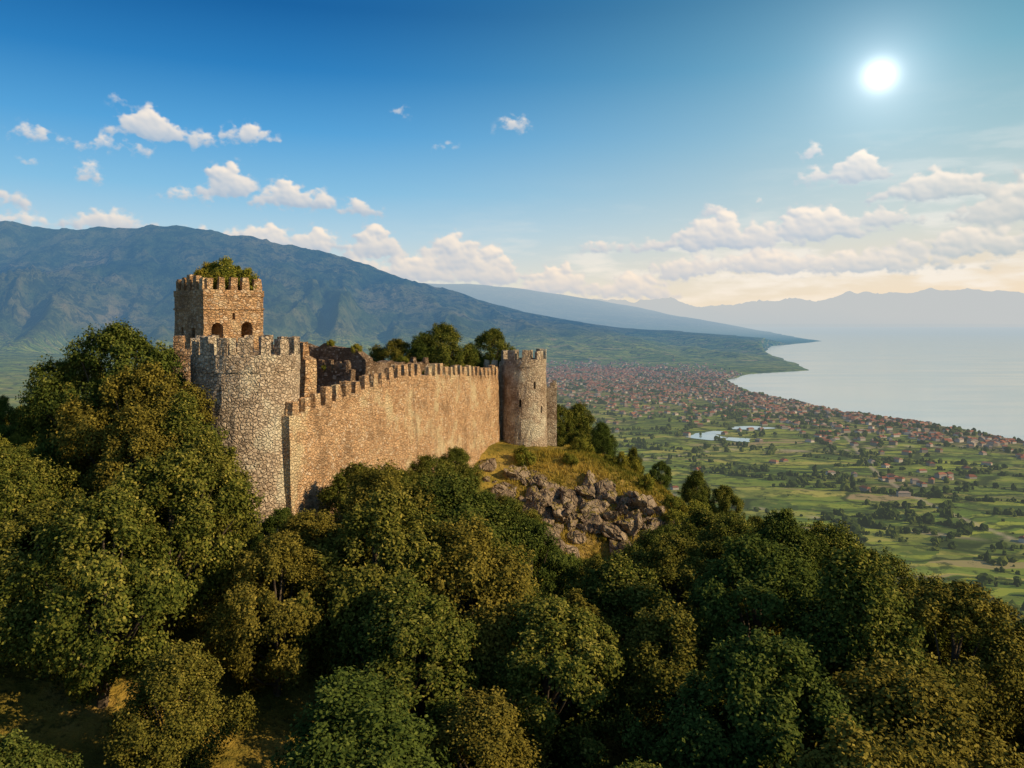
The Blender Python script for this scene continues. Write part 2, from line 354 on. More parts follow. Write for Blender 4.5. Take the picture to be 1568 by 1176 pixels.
# ------------------------------------------------------------ castle
castle=bpy.data.objects.new('stone_castle',None); link(castle)
def part(name,V,F,mat,smooth=False):
    me=bpy.data.meshes.new(name); me.from_pydata([tuple(v) for v in V],[],F)
    bm=bmesh.new(); bm.from_mesh(me); bmesh.ops.recalc_face_normals(bm,faces=bm.faces); bm.to_mesh(me); bm.free()
    me.materials.append(mat)
    o=bpy.data.objects.new(name,me); link(o,castle); return o
def jit(v,a=.04): return (v[0]+random.uniform(-a,a),v[1]+random.uniform(-a,a),v[2]+random.uniform(-a,a))
class Geo:
    def __init__(s): s.V=[];s.F=[]
    def sweep(s,loops,closed=False,cap=True):
        b=len(s.V);m=len(loops[0])
        for l in loops: s.V+=l
        n=len(loops)
        for i in range(n if closed else n-1):
            for j in range(m):
                s.F.append([b+i*m+j,b+i*m+(j+1)%m,b+((i+1)%n)*m+(j+1)%m,b+((i+1)%n)*m+j])
        if cap and not closed: s.F.append([b+j for j in range(m)][::-1]); s.F.append([b+(n-1)*m+j for j in range(m)])
    def wall(s,pts,th,zb,j=.05,step=.8,vs=9,rag=.1):
        loops=[]
        for k in range(len(pts)-1):
            p,q=pts[k],pts[k+1]; Ln=math.hypot(q[0]-p[0],q[1]-p[1]); n=max(1,int(Ln/step)); 
            nx,ny=-(q[1]-p[1])/Ln,(q[0]-p[0])/Ln
            for i in range(n+(1 if k==len(pts)-2 else 0)):
                t=i/n; x=p[0]+(q[0]-p[0])*t;y=p[1]+(q[1]-p[1])*t;z=p[2]+(q[2]-p[2])*t+random.uniform(-rag*1.2,rag*.8)
                l=[]
                for u in range(vs): 
                    f=u/(vs-1); bt=.35*(1-f)
                    l.append(jit((x-nx*bt,y-ny*bt,zb+(z-zb)*f),j))
                for u in range(vs): f=1-u/(vs-1); l.append(jit((x+nx*th,y+ny*th,zb+(z-zb)*f),j))
                loops.append(l)
        s.sweep(loops)
    def box(s,c,ux,uy,z0,z1,a,b,j=.03,taper=0):
        loops=[]
        for z,k in ((z0,1),(z0+(z1-z0)*.5,1),(z1,1-taper)):
            l=[]
            for sa,sb in ((-1,-1),(0,-1),(1,-1),(1,0),(1,1),(0,1),(-1,1),(-1,0)):
                l.append(jit((c[0]+ux[0]*a*sa*k+uy[0]*b*sb*k,c[1]+ux[1]*a*sa*k+uy[1]*b*sb*k,z),j))
            loops.append(l)
        s.sweep(loops)
    def merlons(s,pts,pitch,w,h,th,skip=.04):
        for k in range(len(pts)-1):
            p,q=pts[k],pts[k+1]; Ln=math.hypot(q[0]-p[0],q[1]-p[1]); n=max(1,round(Ln/pitch))
            ux=((q[0]-p[0])/Ln,(q[1]-p[1])/Ln);uy=(-ux[1],ux[0])
            for i in range(n):
                if random.random()<skip: continue
                t=(i+.5)/n; z=p[2]+(q[2]-p[2])*t; hh=h*random.uniform(.72,1.1)
                s.box((p[0]+(q[0]-p[0])*t+uy[0]*(th/2-.03),p[1]+(q[1]-p[1])*t+uy[1]*(th/2-.03)),ux,uy,z-.4,z+hh,w/2*random.uniform(.82,1.1),th/2,.06,random.uniform(.03,.25))
    def cyl(s,c,prof,n=56,j=.05):
        loops=[]
        for r,z in prof: loops.append([jit((c[0]+r*math.cos(2*math.pi*i/n),c[1]+r*math.sin(2*math.pi*i/n),z),j) for i in range(n)])
        s.sweep(loops)
    def arc(s,c,r0,r1,a0,a1,z0,z1,n=5,j=.03):
        loops=[]
        for i in range(n+1):
            a=a0+(a1-a0)*i/n;ca,sa=math.cos(a),math.sin(a)
            loops.append([jit((c[0]+r*ca,c[1]+r*sa,z),j) for r,z in ((r0,z0),(r1,z0),(r1,(z0+z1)/2),(r1,z1),(r0,z1))])
        s.sweep(loops)
    def round_tower(s,c,r,zb,zdeck,par,mh,nm,flare=.5,a_off=0.):
        prof=[(r+flare*(1-k/14)**2,zb+(zdeck-zb)*k/14) for k in range(15)]; s.cyl(c,prof)
        for i in range(nm):
            a0=a_off+2*math.pi*i/nm; aw=2*math.pi/nm
            s.arc(c,r-.6,r+.06,a0,a0+aw*.995,zdeck-.5,zdeck+par+random.uniform(-.05,.05),6)
            s.arc(c,r-.57,r+.03,a0+aw*.2+random.uniform(-.02,.02),a0+aw*.72+random.uniform(-.02,.02),zdeck+par-.1,zdeck+par+mh*random.uniform(.75,1.08),4,.05)
def boolean_cut(o,cut):
    md=o.modifiers.new('b','BOOLEAN'); md.operation='DIFFERENCE'; md.object=cut; md.solver='EXACT'
    dg=bpy.context.evaluated_depsgraph_get(); dg.update()
    me=bpy.data.meshes.new_from_object(o.evaluated_get(dg)); o.modifiers.clear(); o.data=me
    bpy.data.objects.remove(cut)
def arch_cutter(items):
    g=Geo()
    for cx,cy,zb,w,h,(nx,ny),dp in items:
        ux,uy=-ny,nx; sec=[(-w/2,0),(w/2,0)]+[(w/2*math.cos(a),h-w/2+w/2*math.sin(a)) for a in np.linspace(0,math.pi,9)]
        g.sweep([[(cx+ux*a+nx*d,cy+uy*a+ny*d,zb+b) for a,b in sec] for d in (.8,-dp)])
    me=bpy.data.meshes.new('c'); me.from_pydata(g.V,[],g.F)
    bm=bmesh.new(); bm.from_mesh(me); bmesh.ops.recalc_face_normals(bm,faces=bm.faces); bm.to_mesh(me); bm.free()
    o=bpy.data.objects.new('c',me); link(o); return o
g=Geo(); g.round_tower((-21,63),4.05,-22,-3.3,.75,1.35,16,1.5,.1); o=part('near_round_tower',g.V,g.F,M_tower)
# keep
th=math.radians(47); kc=(-30.6,79.0); u=(math.cos(th),math.sin(th)); v=(-u[1],u[0]); S=6.5
cen=(kc[0]+(u[0]+v[0])*S/2,kc[1]+(u[1]+v[1])*S/2)
g=Geo(); n=12; loops=[]
for k in range(22):
    z=-16+(3.0+16)*k/21; l=[]
    for (ox,oy,dx,dy) in ((-1,-1,1,0),(1,-1,0,1),(1,1,-1,0),(-1,1,0,-1)):
        for i in range(n):
            a=(ox+dx*2*i/n)*S/2;b=(oy+dy*2*i/n)*S/2; l.append(jit((cen[0]+u[0]*a+v[0]*b,cen[1]+u[1]*a+v[1]*b,z),.035))
    loops.append(l)
g.sweep(loops); keep=part('keep_tower',g.V,g.F,M_keep)
nr_=(u[1],-u[0]); nl_=(-u[0],-u[1])
def onface(base,d,t): return (base[0]+d[0]*t,base[1]+d[1]*t)
items=[]
for t,z,w,h in ((1.45,-1.9,1.25,1.8),(4.65,-1.85,1.25,1.85)):
    p=onface(kc,u,t); items.append((p[0],p[1],z,w,h,nr_,2.2))
p=onface(kc,u,3.2); items.append((p[0],p[1],.2,.3,.7,nr_,1.2))
p=onface(kc,v,2.2); items.append((p[0],p[1],-1.6,.7,1.0,nl_,1.6)); p=onface(kc,v,4.6); items.append((p[0],p[1],-1.4,.5,.9,nl_,1.6))
boolean_cut(keep,arch_cutter(items))
g=Geo()
K=[onface(kc,u,0),onface(kc,u,S),onface(onface(kc,u,S),v,S),onface(kc,v,S)]
for i in range(4):
    p,q=K[i],K[(i+1)%4]
    g.merlons([(p[0],p[1],3.15),(q[0],q[1],3.15)],1.35,.78,1.5,.55,0.0)
    Ln=S;ux=((q[0]-p[0])/Ln,(q[1]-p[1])/Ln);uy=(-ux[1],ux[0])
    g.box(((p[0]+q[0])/2+uy[0]*.24,(p[1]+q[1])/2+uy[1]*.24),ux,uy,2.6,3.2,S/2+.05,.32,.02)
    g.box(((p[0]+q[0])/2+uy[0]*.2,(p[1]+q[1])/2+uy[1]*.2),ux,uy,1.2,1.38,S/2+.06,.30,.03)
part('keep_battlements',g.V,g.F,M_keep)
g=Geo(); P=[(-30.5,71,-2.4),(-21.5,71.5,-2.4),(-17.6,68,-3.2)]; g.wall(P,1.1,-14); g.merlons(P,1.55,.95,1.2,.6,0); part('forecourt_wall',g.V,g.F,M_keep)
# main curtain wall
g=Geo(); P=[(-16.9,60.5,-7.2),(-14.6,69,-6.6),(-11.1,81,-5.5),(-6.5,97,-6.5),(-1.9,113,-7.6)]
g.wall(P,2.0,-23,.10,.7,14); g.merlons(P,1.75,.98,1.25,.6,.03)
part('curtain_wall',g.V,g.F,M_wall)
g=Geo(); g.cyl((1.7,115),[(3.2+.5*(1-k/14)**2,-24+(18.3)*k/14) for k in range(15)],56,.05); ft=part('far_round_tower',g.V,g.F,M_tower)
its=[]
for a,z in ((-62,-9.5),(-100,-12),(-40,-13)):
    ar=math.radians(a); its.append((1.7+3.2*math.cos(ar),115+3.2*math.sin(ar),z,.32,1.1,(math.cos(ar),math.sin(ar)),1.5))
boolean_cut(ft,arch_cutter(its))
g=Geo(); nm=9
for i in range(nm):
    a0=.3+2*math.pi*i/nm; aw=2*math.pi/nm; c=(1.7,115)
    g.arc(c,2.6,3.28,a0,a0+aw*.995,-6.4,-5.35,6); g.arc(c,2.63,3.25,a0+aw*.2,a0+aw*.74,-5.4,-4.05+random.uniform(-.4,.1),4,.06)
part('far_tower_battlements',g.V,g.F,M_tower)
g=Geo(); a=math.radians(-28); ux=(math.cos(a),math.sin(a));uy=(-ux[1],ux[0]); g.box((-1.7,116.2),ux,uy,-24,-6.6,1.9,1.9,.05,.02)
g.merlons([(-1.7-ux[0]*1.9-uy[0]*1.9,116.2-ux[1]*1.9-uy[1]*1.9,-6.5),(-1.7+ux[0]*1.9-uy[0]*1.9,116.2+ux[1]*1.9-uy[1]*1.9,-6.5)],1.3,.8,1.0,.5,0)
g.box((5.3,119),(1,0),(0,1),-25,-9.8,1.3,2.2,.07,.03); g.merlons([(4.1,116.9,-9.8),(6.6,116.9,-9.8),(6.6,121,-9.8)],1.2,.75,.9,.5,0)
part('gate_block',g.V,g.F,M_tower)
g=Geo(); P=[(-27,97.5,-2.9),(-22,96,-2.75),(-18.6,94.2,-3.3),(-17.2,93.6,-4.4)]; g.wall(P,1.4,-14,.1,rag=.3); 
P=[(-24.6,88.5,-5.2),(-17.4,86,-5.1)]; g.wall(P,1.0,-14,.05); g.merlons(P,1.15,.65,.95,.5,.05)
P=[(-17.2,93.6,-4.5),(-13,103,-5.3),(-9,111,-5.9),(-4.2,121,-6.6)]; g.wall(P,1.4,-16,.12,rag=.25); g.merlons(P[1:],1.6,.9,.9,.6,.3)
P=[(-30,86,-3.2),(-27,97.5,-2.9)]; g.wall(P,1.4,-16,.1)
P=[(-17.4,86,-6.4),(-14.2,84,-6.9),(-13.2,81,-7.2)]; g.wall(P,1,-14,.15)
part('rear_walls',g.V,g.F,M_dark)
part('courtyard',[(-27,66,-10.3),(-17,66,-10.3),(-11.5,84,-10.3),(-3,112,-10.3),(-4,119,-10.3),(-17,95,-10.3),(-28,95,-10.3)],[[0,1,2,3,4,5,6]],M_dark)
CAST=[(-28,55.5),(-13.5,55.5),(-4.5,90),(1,107),(8,112),(8,125),(-6,130),(-20,105),(-36,92),(-37,80),(-29,66)]
def inpoly(x,y,P):
    c=False;n=len(P)
    for i in range(n):
        a,b=P[i],P[i-1]
        if (a[1]>y)!=(b[1]>y) and x<(b[0]-a[0])*(y-a[1])/(b[1]-a[1])+a[0]: c=not c
    return c
# ------------------------------------------------------------ rocks
bm=bmesh.new(); bmesh.ops.create_icosphere(bm,subdivisions=4,radius=1); IV=np.array([v.co[:] for v in bm.verts]);IF=[[v.index for v in f.verts] for f in bm.faces]; bm.free()
def rock_geo(c,s,seed):
    r=np.random.default_rng(seed); nn=r.normal(size=(16,3));nn/=np.linalg.norm(nn,axis=1)[:,None]; dd=r.uniform(.45,.95,16)
    V=IV
    dots=V@nn.T; k=np.min(np.where(dots>.05,dd/np.maximum(dots,.05),9),axis=1); k=np.minimum(k,1.15)
    V=V*k[:,None]; V=V*(1+.14*(fbm(V[:,0]*3+seed,V[:,1]*3+V[:,2]*2.3,5,seed,True)-.6)[:,None]*2)
    a=r.uniform(0,6.28); V=V*np.array(s); ca,sa=math.cos(a),math.sin(a); V=np.stack([V[:,0]*ca-V[:,1]*sa,V[:,0]*sa+V[:,1]*ca,V[:,2]+V[:,0]*.35],1)
    return V+np.array(c),IF
RV=[];RF=[];b=0
def addrock(x,y,dz,s,seed):
    global b
    V,F=rock_geo((x,y,H1(x,y)+dz),s,seed); RV.append(V); RF.extend([[i+b for i in f] for f in F]); b+=len(V)
for k in range(210):
    t=random.random(); w=random.random()
    x=-3+22*t+random.uniform(-1,1); y=103.5-5*t*.6-w*10; s=random.choice([.5,.7,1.0,1.4,2.0])*random.uniform(.8,1.2)
    if vn(x/3.2,y/2.6,91)<.30: continue
    addrock(x,y,random.uniform(-.2,.2)*s,(s*random.uniform(.9,1.6),s*random.uniform(.6,.9),s*random.uniform(.6,1.0)),k)
me=bpy.data.meshes.new('rock_outcrop'); me.from_pydata(np.concatenate(RV).tolist(),[],RF); me.materials.append(M_rock); link(bpy.data.objects.new('rock_outcrop',me))
RV=[];RF=[];b=0
for k in range(40):
    x=random.uniform(-68,-44);y=random.uniform(80,112);s=random.uniform(.4,1.3); addrock(x,y,-.1,(s*1.3,s,s*.7),200+k)
me=bpy.data.meshes.new('scree_rocks'); me.from_pydata(np.concatenate(RV).tolist(),[],RF); me.materials.append(M_rock); link(bpy.data.objects.new('scree_rocks',me))
# ------------------------------------------------------------ trees
def leaves(centres,radii,n,l,w,rng,cvar,axis):
    wt=radii**2;wt=wt/wt.sum(); idx=rng.choice(len(radii),n,p=wt)
    d=rng.normal(size=(n,3)); d[:,2]+=.25; d/=np.linalg.norm(d,axis=1)[:,None]
    rr=radii[idx]*(1-.7*rng.random(n)**1.5+.6*rng.random(n)**3)
    st=np.array([1,1,1.15]); p=centres[idx]+d*rr[:,None]*st
    og=p-axis; og/=np.linalg.norm(og,axis=1)[:,None]+1e-6
    nn=d*.4+og*.7+rng.normal(size=(n,3))*.6+np.array([0,0,.25]); nn/=np.linalg.norm(nn,axis=1)[:,None]
    t=np.cross(nn,rng.normal(size=(n,3))); t/=np.linalg.norm(t,axis=1)[:,None]; bt=np.cross(nn,t)
    L_=(l*rng.uniform(.6,1.4,n))[:,None]/2;W_=(w*rng.uniform(.6,1.4,n))[:,None]/2
    V=np.stack([p-t*L_,p-bt*W_+t*L_*.15,p+t*L_,p+bt*W_+t*L_*.15],1).reshape(-1,3)
    var=np.clip(.4*cvar[idx]+.6*rng.random(n)*(.5+.5*rr/radii[idx]),0,1)  # inner leaves of a clump painted darker, shade put into the tone
    return V,var
def tube(pts,rad,n=7):
    V=[];F=[]
    for k,(p,r) in enumerate(zip(pts,rad)):
        p=Vector(p); d=(Vector(pts[min(k+1,len(pts)-1)])-Vector(pts[max(k-1,0)])).normalized(); a=d.orthogonal().normalized(); bb=d.cross(a)
        for i in range(n): V.append(p+(a*math.cos(2*math.pi*i/n)+bb*math.sin(2*math.pi*i/n))*r)
        if k:
            o=(k-1)*n
            for i in range(n): F.append([o+i,o+(i+1)%n,o+n+(i+1)%n,o+n+i])
    return [tuple(x) for x in V],F
def make_tree(name,seed,H=9.,R=3.6,nl=46000,z0=.14,mat=None,l=.155,w=.10,nlobe=150,lobe=(.3,.85),peak=.42,trunk=True):
    rng=np.random.default_rng(seed)
    C=[];rd=[]
    while len(C)<nlobe:
        t=rng.random()**.8; prof=(np.sin(np.pi*np.clip(t,.0,1)**(math.log(.5)/math.log(peak)))**.7)*(1-.15*t)+.03
        a=rng.uniform(0,2*math.pi); k=1-.5*rng.random()**1.8
        bul=1+.17*math.sin(2*a+seed)+.12*math.sin(3*a+seed*2+4*t)
        r=R*prof*k*bul*.9
        C.append((r*math.cos(a)+.35*math.sin(3*t+seed),r*math.sin(a)+.35*math.cos(2*t+seed),H*(z0+(1-z0)*t)*.95)); rd.append(rng.uniform(*lobe)*(1-.3*t))
    C=np.array(C);rd=np.array(rd); cv=rng.random(len(rd))*.6+.4*(C[:,2]/H)  # lobe tone rises towards the crown top
    k=int(nlobe*1.2); ii=rng.integers(0,nlobe,k); dd=rng.normal(size=(k,3));dd[:,2]=np.abs(dd[:,2])*1.3;dd/=np.linalg.norm(dd,axis=1)[:,None]
    C2_=C[ii]+dd*(rd[ii]*1.3)[:,None]; C=np.vstack([C,C2_]);rd=np.concatenate([rd,rng.uniform(.15,.38,k)*lobe[1]]);cv=np.concatenate([cv,np.clip(cv[ii]+.15,0,1)])
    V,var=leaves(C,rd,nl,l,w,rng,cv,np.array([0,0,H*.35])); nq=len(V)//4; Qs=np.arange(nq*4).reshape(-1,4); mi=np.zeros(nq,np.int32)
    if trunk:
        tv=[];tf=[]
        def add(pts,rad):
            b=len(tv);a,f=tube(pts,rad); tv.extend(a); tf.extend([[i+b for i in q] for q in f])
        T=[(0,0,-1.2),(0.05,0,.0),(.15,.1,H*.2),(.1,.25,H*.4),(.3*math.sin(seed),.3,H*.62),(.4*math.sin(seed),.2,H*.82)]
        add(T,[.32*H/9,.25*H/9,.2*H/9,.15*H/9,.09,.03])
        for k in rng.choice(nlobe,22,replace=False):
            e=C[k]; h0=rng.uniform(.15,.5)*min(1,e[2]/H*1.1); s0=np.array([.12,.15,H*h0]); mid=(s0+e)/2+np.array([0,0,-.3])
            add([tuple(s0),tuple(mid),tuple(e)],[.1,.06,.02])
        V=np.vstack([V,np.array(tv)]); Qs=np.vstack([Qs,np.array(tf)+nq*4]); mi=np.concatenate([mi,np.ones(len(tf),np.int32)]);var=np.concatenate([var,np.zeros(len(tf))])
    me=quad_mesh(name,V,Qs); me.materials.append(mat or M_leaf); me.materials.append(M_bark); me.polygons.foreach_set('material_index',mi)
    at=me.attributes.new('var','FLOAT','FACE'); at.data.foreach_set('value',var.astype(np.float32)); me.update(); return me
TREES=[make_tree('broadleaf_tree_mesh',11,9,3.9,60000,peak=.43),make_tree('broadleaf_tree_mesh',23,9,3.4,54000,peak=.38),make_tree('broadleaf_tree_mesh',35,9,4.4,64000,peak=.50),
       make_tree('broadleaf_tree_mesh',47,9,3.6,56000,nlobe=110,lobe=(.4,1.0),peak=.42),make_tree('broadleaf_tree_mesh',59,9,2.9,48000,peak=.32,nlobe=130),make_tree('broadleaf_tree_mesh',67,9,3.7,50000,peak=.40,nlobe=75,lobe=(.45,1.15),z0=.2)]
BUSH=[make_tree('bush_mesh',71,2.4,1.7,9000,.05,M_bushleaf,.14,.09,36,(.25,.6),.45,False),make_tree('bush_mesh',83,2.0,1.9,9000,.05,M_bushleaf,.14,.09,32,(.25,.65),.5,False)]
def place(name,me,x,y,z,s,sz=None):
    o=bpy.data.objects.new(name,me); o.location=(x,y,z); o.rotation_euler=(random.uniform(-.05,.05),random.uniform(-.05,.05),random.uniform(0,6.28))
    o.scale=(s,s,sz or s); link(o); return o
PL=[]
def tree(x,y,top,h=None,wid=1.0):
    gz=H1(x,y)-.2; h=h or (top-gz); s=h/8.9
    place('broadleaf_tree',random.choice(TREES),x,y,top-h,s*wid,s); PL.append((x,y))
for a in ((-29.8,60.5,-.4),(-33.2,61.5,-2.6),(-26,56,-3.2),(-21.6,52.5,-5.0),(-19.4,49.5,-7.0),(-24,50.5,-5.8),(-57.5,90,-8.6),(10.8,130,-13.9),(14,124,-16),(18.2,118,-18.7),(22,119,-21),(26,112,-21.2),(29.5,111,-23),(7.5,128,-13.6)):
    tree(*a,None,.9)
tree(-16,112,-2.6,8,1.1);tree(-9.8,114,-.7,9.5,1.15);tree(-12.4,112,-1.8,8,1.1);tree(-3.2,119.5,-1.2,8.5,1.0);tree(-6,117,-3.3,8,.9);tree(-19,114,-3.6,8,1)
SB=np.array([-.9,-.643,-.561,-.45,-.397,-.36,-.335,-.31,-.27,-.24,-.2,-.12,-.05,-.02,.03,.08,.15,.18,.23,.3,.34,.42,.48,.56,.643,.9])
SV=np.array([-.17,-.162,-.16,-.15,-.125,-.121,-.15,-.235,-.24,-.215,-.183,-.178,-.155,-.20,-.265,-.30,-.295,-.26,-.235,-.255,-.228,-.277,-.269,-.318,-.384,-.42])
cand=0
for _ in range(9000):
    x=random.uniform(-62,62);y=random.uniform(12,104)
    if abs(x)>y*.85+12: continue
    if inpoly(x,y,CAST) or (-5<x<21 and y>84) or (x>34 and y>84): continue
    if x<-40 and y>75: continue
    if y>70 and x<-15: continue
    md=5.1+ (1.2 if y<40 else 0)
    if any((x-a)**2+(y-b_)**2<md*md for a,b_ in PL): continue
    gz=H1(x,y)-.2; cap=float(np.interp(x/y,SB,SV))*y
    h=min(random.uniform(6.2,11.8),cap-gz)
    if h<3.6: continue
    tree(x,y,gz+h,wid=random.uniform(.9,1.22) if h>6 else 1.15); cand+=1
print('trees',cand)
for _ in range(700):
    x=random.uniform(34,150);y=random.uniform(40,260)
    if any((x-a)**2+(y-b_)**2<64 for a,b_ in PL) or abs(x)>y*.85+10: continue
    if H1(x,y)>-.40*y: continue
    h=random.uniform(6,9); tree(x,y,H1(x,y)+h)
print('trees total',len(PL))
BP=[]
for _ in range(2400):
    x=random.uniform(-62,34);y=random.uniform(45,128)
    if inpoly(x,y,CAST): continue
    rockz=(-3<x<20 and 92<y<104)
    if rockz and random.random()<.90: continue
    if x>2 and y>=104 and random.random()<.93: continue
    if any((x-a)**2+(y-b_)**2<2.2 for a,b_ in BP): continue
    if any((x-a)**2+(y-b_)**2<5 for a,b_ in PL): continue
    BP.append((x,y)); s=random.uniform(.45,1.15)*(.5 if rockz else 1)
    place('bush',random.choice(BUSH),x,y,H1(x,y)-.25,s,s*random.uniform(.8,1.3))
for (a,b_,s) in ((1.2,4.2,.8),(2.6,3.4,1.1),(4.2,3,1.25),(5.3,2.2,.9),(3.6,4.8,1.1),(5.2,4.6,1.0),(2.0,2.0,.7),(1.2,1.2,.6),(5.6,.9,.6)):
    p=(kc[0]+u[0]*a+v[0]*b_,kc[1]+u[1]*a+v[1]*b_); place('bush',BUSH[0],p[0],p[1],3.0,s,s*1.1)
# weeds rooted in the wall walk and on ledges
for (x,y,z,s) in ((-14.9,72,-6.5,.32),(-12.2,80.5,-5.6,.26),(-9.6,90,-6.1,.35),(-5.4,104.5,-7.1,.4),(-22,96.5,-2.9,.35),(-18.6,94.8,-3.7,.5),(-14,102,-5.3,.45),(-20.5,87.2,-5.2,.25)):
    place('bush',BUSH[1],x,y,z-.1,s)
print('bushes',len(BP))
# ------------------------------------------------------------ grass
n=34000; gx=RNG.uniform(-16,30,n);gy=RNG.uniform(62,122,n); gz=height(gx,gy)
ok=np.array([not inpoly(a,b_,CAST) for a,b_ in zip(gx,gy)]); gx,gy,gz=gx[ok],gy[ok],gz[ok]; n=len(gx)
Vs=[];vr=[]
for k in range(5):
    a=RNG.uniform(0,6.28,n);hh=RNG.uniform(.2,.6,n);ln=RNG.uniform(.05,.35,n);o1=RNG.normal(0,.14,n);o2=RNG.normal(0,.14,n)
    w=.04
    Vs.append(np.stack([np.stack([gx+o1-w*np.sin(a),gy+o2+w*np.cos(a),gz-.05],1),np.stack([gx+o1+w*np.sin(a),gy+o2-w*np.cos(a),gz-.05],1),np.stack([gx+o1+ln*np.cos(a),gy+o2+ln*np.sin(a),gz+hh],1)],1)); vr.append(np.clip(fbm(gx/5,gy/5,3,12)*1.6-.4+RNG.normal(0,.15,n),0,1))
V=np.concatenate(Vs).reshape(-1,3); me=quad_mesh('grass',V,np.arange(len(V)).reshape(-1,3)); at=me.attributes.new('var','FLOAT','FACE'); at.data.foreach_set('value',np.concatenate(vr).astype(np.float32)); me.materials.append(M_grass)
link(bpy.data.objects.new('grass',me))
# ------------------------------------------------------------ clouds, computed as a panorama (azimuth -45..45, elevation 0..22.5 degrees)
AZ0,AZ1,EL0,EL1=-45.,45.,0.,22.5; CW,CHh=2400,600; PX=(AZ1-AZ0)/CW
ga,ge=np.meshgrid(AZ0+(np.arange(CW)+.5)*PX,EL0+(np.arange(CHh)+.5)*PX)
wa=ga+(fbm(ga*1.1,ge*1.6,5,301)-.5)*1.0+(fbm(ga*4,ge*5,4,303)-.5)*.45
we=ge+(fbm(ga*1.1,ge*1.6,5,307)-.5)*.65+(fbm(ga*4,ge*5,4,311)-.5)*.38
Hc=np.zeros_like(ga); Bt=np.zeros_like(ga)
CL=[(-30.9,11.2,1.3,.5,.8),(-26.5,14.0,.6,.3,.6),(-24.4,12.0,1.9,1.1,1),(-22.6,11.9,1.2,.5,.7),(-27.0,10.9,2.4,.5,.6),(-21.0,11.7,1.2,.5,.8),(-18.2,12.3,1.8,.6,1),(-28,9.0,.8,.6,.7),(-31,9.6,.9,.3,.5),(-19.6,8.7,1.6,1.3,1),(-22.6,8.1,2.0,.5,.7),
(-15.9,8.1,2.0,1.0,1),(-13.5,8.0,.9,.9,1),(-10.8,7.6,1.3,.8,.9),(0,13.6,1.3,.6,.6),(-5.1,12.2,1.0,.3,.45),(-8,14.5,.5,.25,.5),(-26.9,6.0,2.8,.8,.95),(-31.6,5.8,2.0,.5,.8),(-21.5,5.4,2,.6,.8),(-17.5,5.2,3.0,1.0,1),(-13.6,4.9,1.8,1.2,1),(-9.7,4.7,1.6,1.5,1),
(-4.4,3.9,2.4,1.9,1),(-6.9,3.0,3.6,1.2,1),(-1.6,3.0,2.6,1.4,1),(-11,3.2,3,1.0,.9),(3.1,2.2,2.8,1.2,1),(8.2,1.8,3.2,1.1,.95),(6.6,5.0,1.8,.5,.8),(9.8,5.1,1.6,.6,.8),(14.2,5.2,3.4,1.5,1),(17.5,5.4,2.2,1.0,.9),(20.9,5.8,4.0,1.2,1),(25.0,6.4,3.2,.6,.85),(23.5,9.4,2.0,1.1,1),(20.8,9.3,1.6,.5,.7),(20.7,10.9,.7,.7,.7),
(28.2,7.9,3.4,1.2,1),(14.2,7.5,.9,.5,.85),(17.2,7.7,.6,.3,.5),(30,4.3,6,1.1,.9),(24,3.4,6,.9,.9),(18,3.4,6,1.0,.9),(12.5,3.2,3.5,.9,.85),(33,6.2,4,1.6,.8),(37,9,4,2,.8),(-36,7,4,1.5,.9),(-39,11,3,1.2,.9)]
cr_=np.random.default_rng(99)
for (a,e,wx,wy,k) in CL:
    npf=int(26+36*wx)
    for _ in range(npf):
        t=np.clip(cr_.normal(0,.45),-1,1); hmax=wy*1.5*(1-abs(t)**1.6)*(0.55+.45*math.sin(3.3*t*wx+a*7)**2)
        pe=e+hmax*cr_.random()**1.2; pr=(.16+.36*cr_.random()**1.5)*min(1.25,.55+.45*wy)*(1.0-.35*abs(t)); pa=a+t*wx*1.15
        i0,i1=int((pa-pr-.9-AZ0)/PX),int((pa+pr+.9-AZ0)/PX); j0,j1=int((pe-pr-.7-EL0)/PX),int((pe+pr+.7-EL0)/PX)
        i0,j0=max(i0,0),max(j0,0); i1,j1=min(i1,CW),min(j1,CHh)
        if i1<=i0 or j1<=j0: continue
        dx=(wa[j0:j1,i0:i1]-pa)*.85; dy=(we[j0:j1,i0:i1]-pe)*1.15; dy=np.where(dy<0,dy*1.5,dy)
        hh=np.sqrt(np.clip(pr*pr-dx*dx-dy*dy,0,None))*k
        sub=Hc[j0:j1,i0:i1]; m=hh>sub; sub[m]=hh[m]
        rel=np.clip((ge[j0:j1,i0:i1]-e+.15)/(wy*1.3+.15),0,1); b2=Bt[j0:j1,i0:i1]; b2[m]=rel[m]
def blur(a,r):
    for ax in (0,1):
        for _ in range(2):
            c=np.cumsum(np.pad(a,[(r+1,r) if x==ax else (0,0) for x in (0,1)],mode='edge'),axis=ax)
            a=(np.take(c,range(2*r+1,c.shape[ax]),axis=ax)-np.take(c,range(0,c.shape[ax]-2*r-1),axis=ax))/(2*r+1)
    return a
Hs=blur(Hc,2); Hb=blur(Hc,9); Bs=blur(Bt,4)
fine=fbm(ga*2.2,ge*3.0,6,333)
al=ss(.03,.30,Hs*.65+Hb*.5+(fine-.52)*.42)*ss(.004,.06,Hb)
gy_,gx_=np.gradient(Hs+.05*fine,PX); gyb,gxb=np.gradient(Hb,PX)
lit=np.clip(.50+.42*(-(gx_*.55+gy_*.8))/np.sqrt(1+gx_**2+gy_**2)-.5*(gxb*.4+gyb*.8),0,1)
lit=np.clip(lit*(.50+.65*Bs),0,1); lit=blur(lit,1)
low=np.exp(-ge/5.0)[...,None]; rt=ss(16,34,ga)[...,None]
hi=np.array([1.0,.89,.77])*(1-low)+np.array([1.0,.80,.60])*low
sh=np.array([.36,.49,.64])*(1-low)+np.array([.68,.64,.61])*low; sh=sh*(1-rt)+np.array([.46,.53,.56])*rt
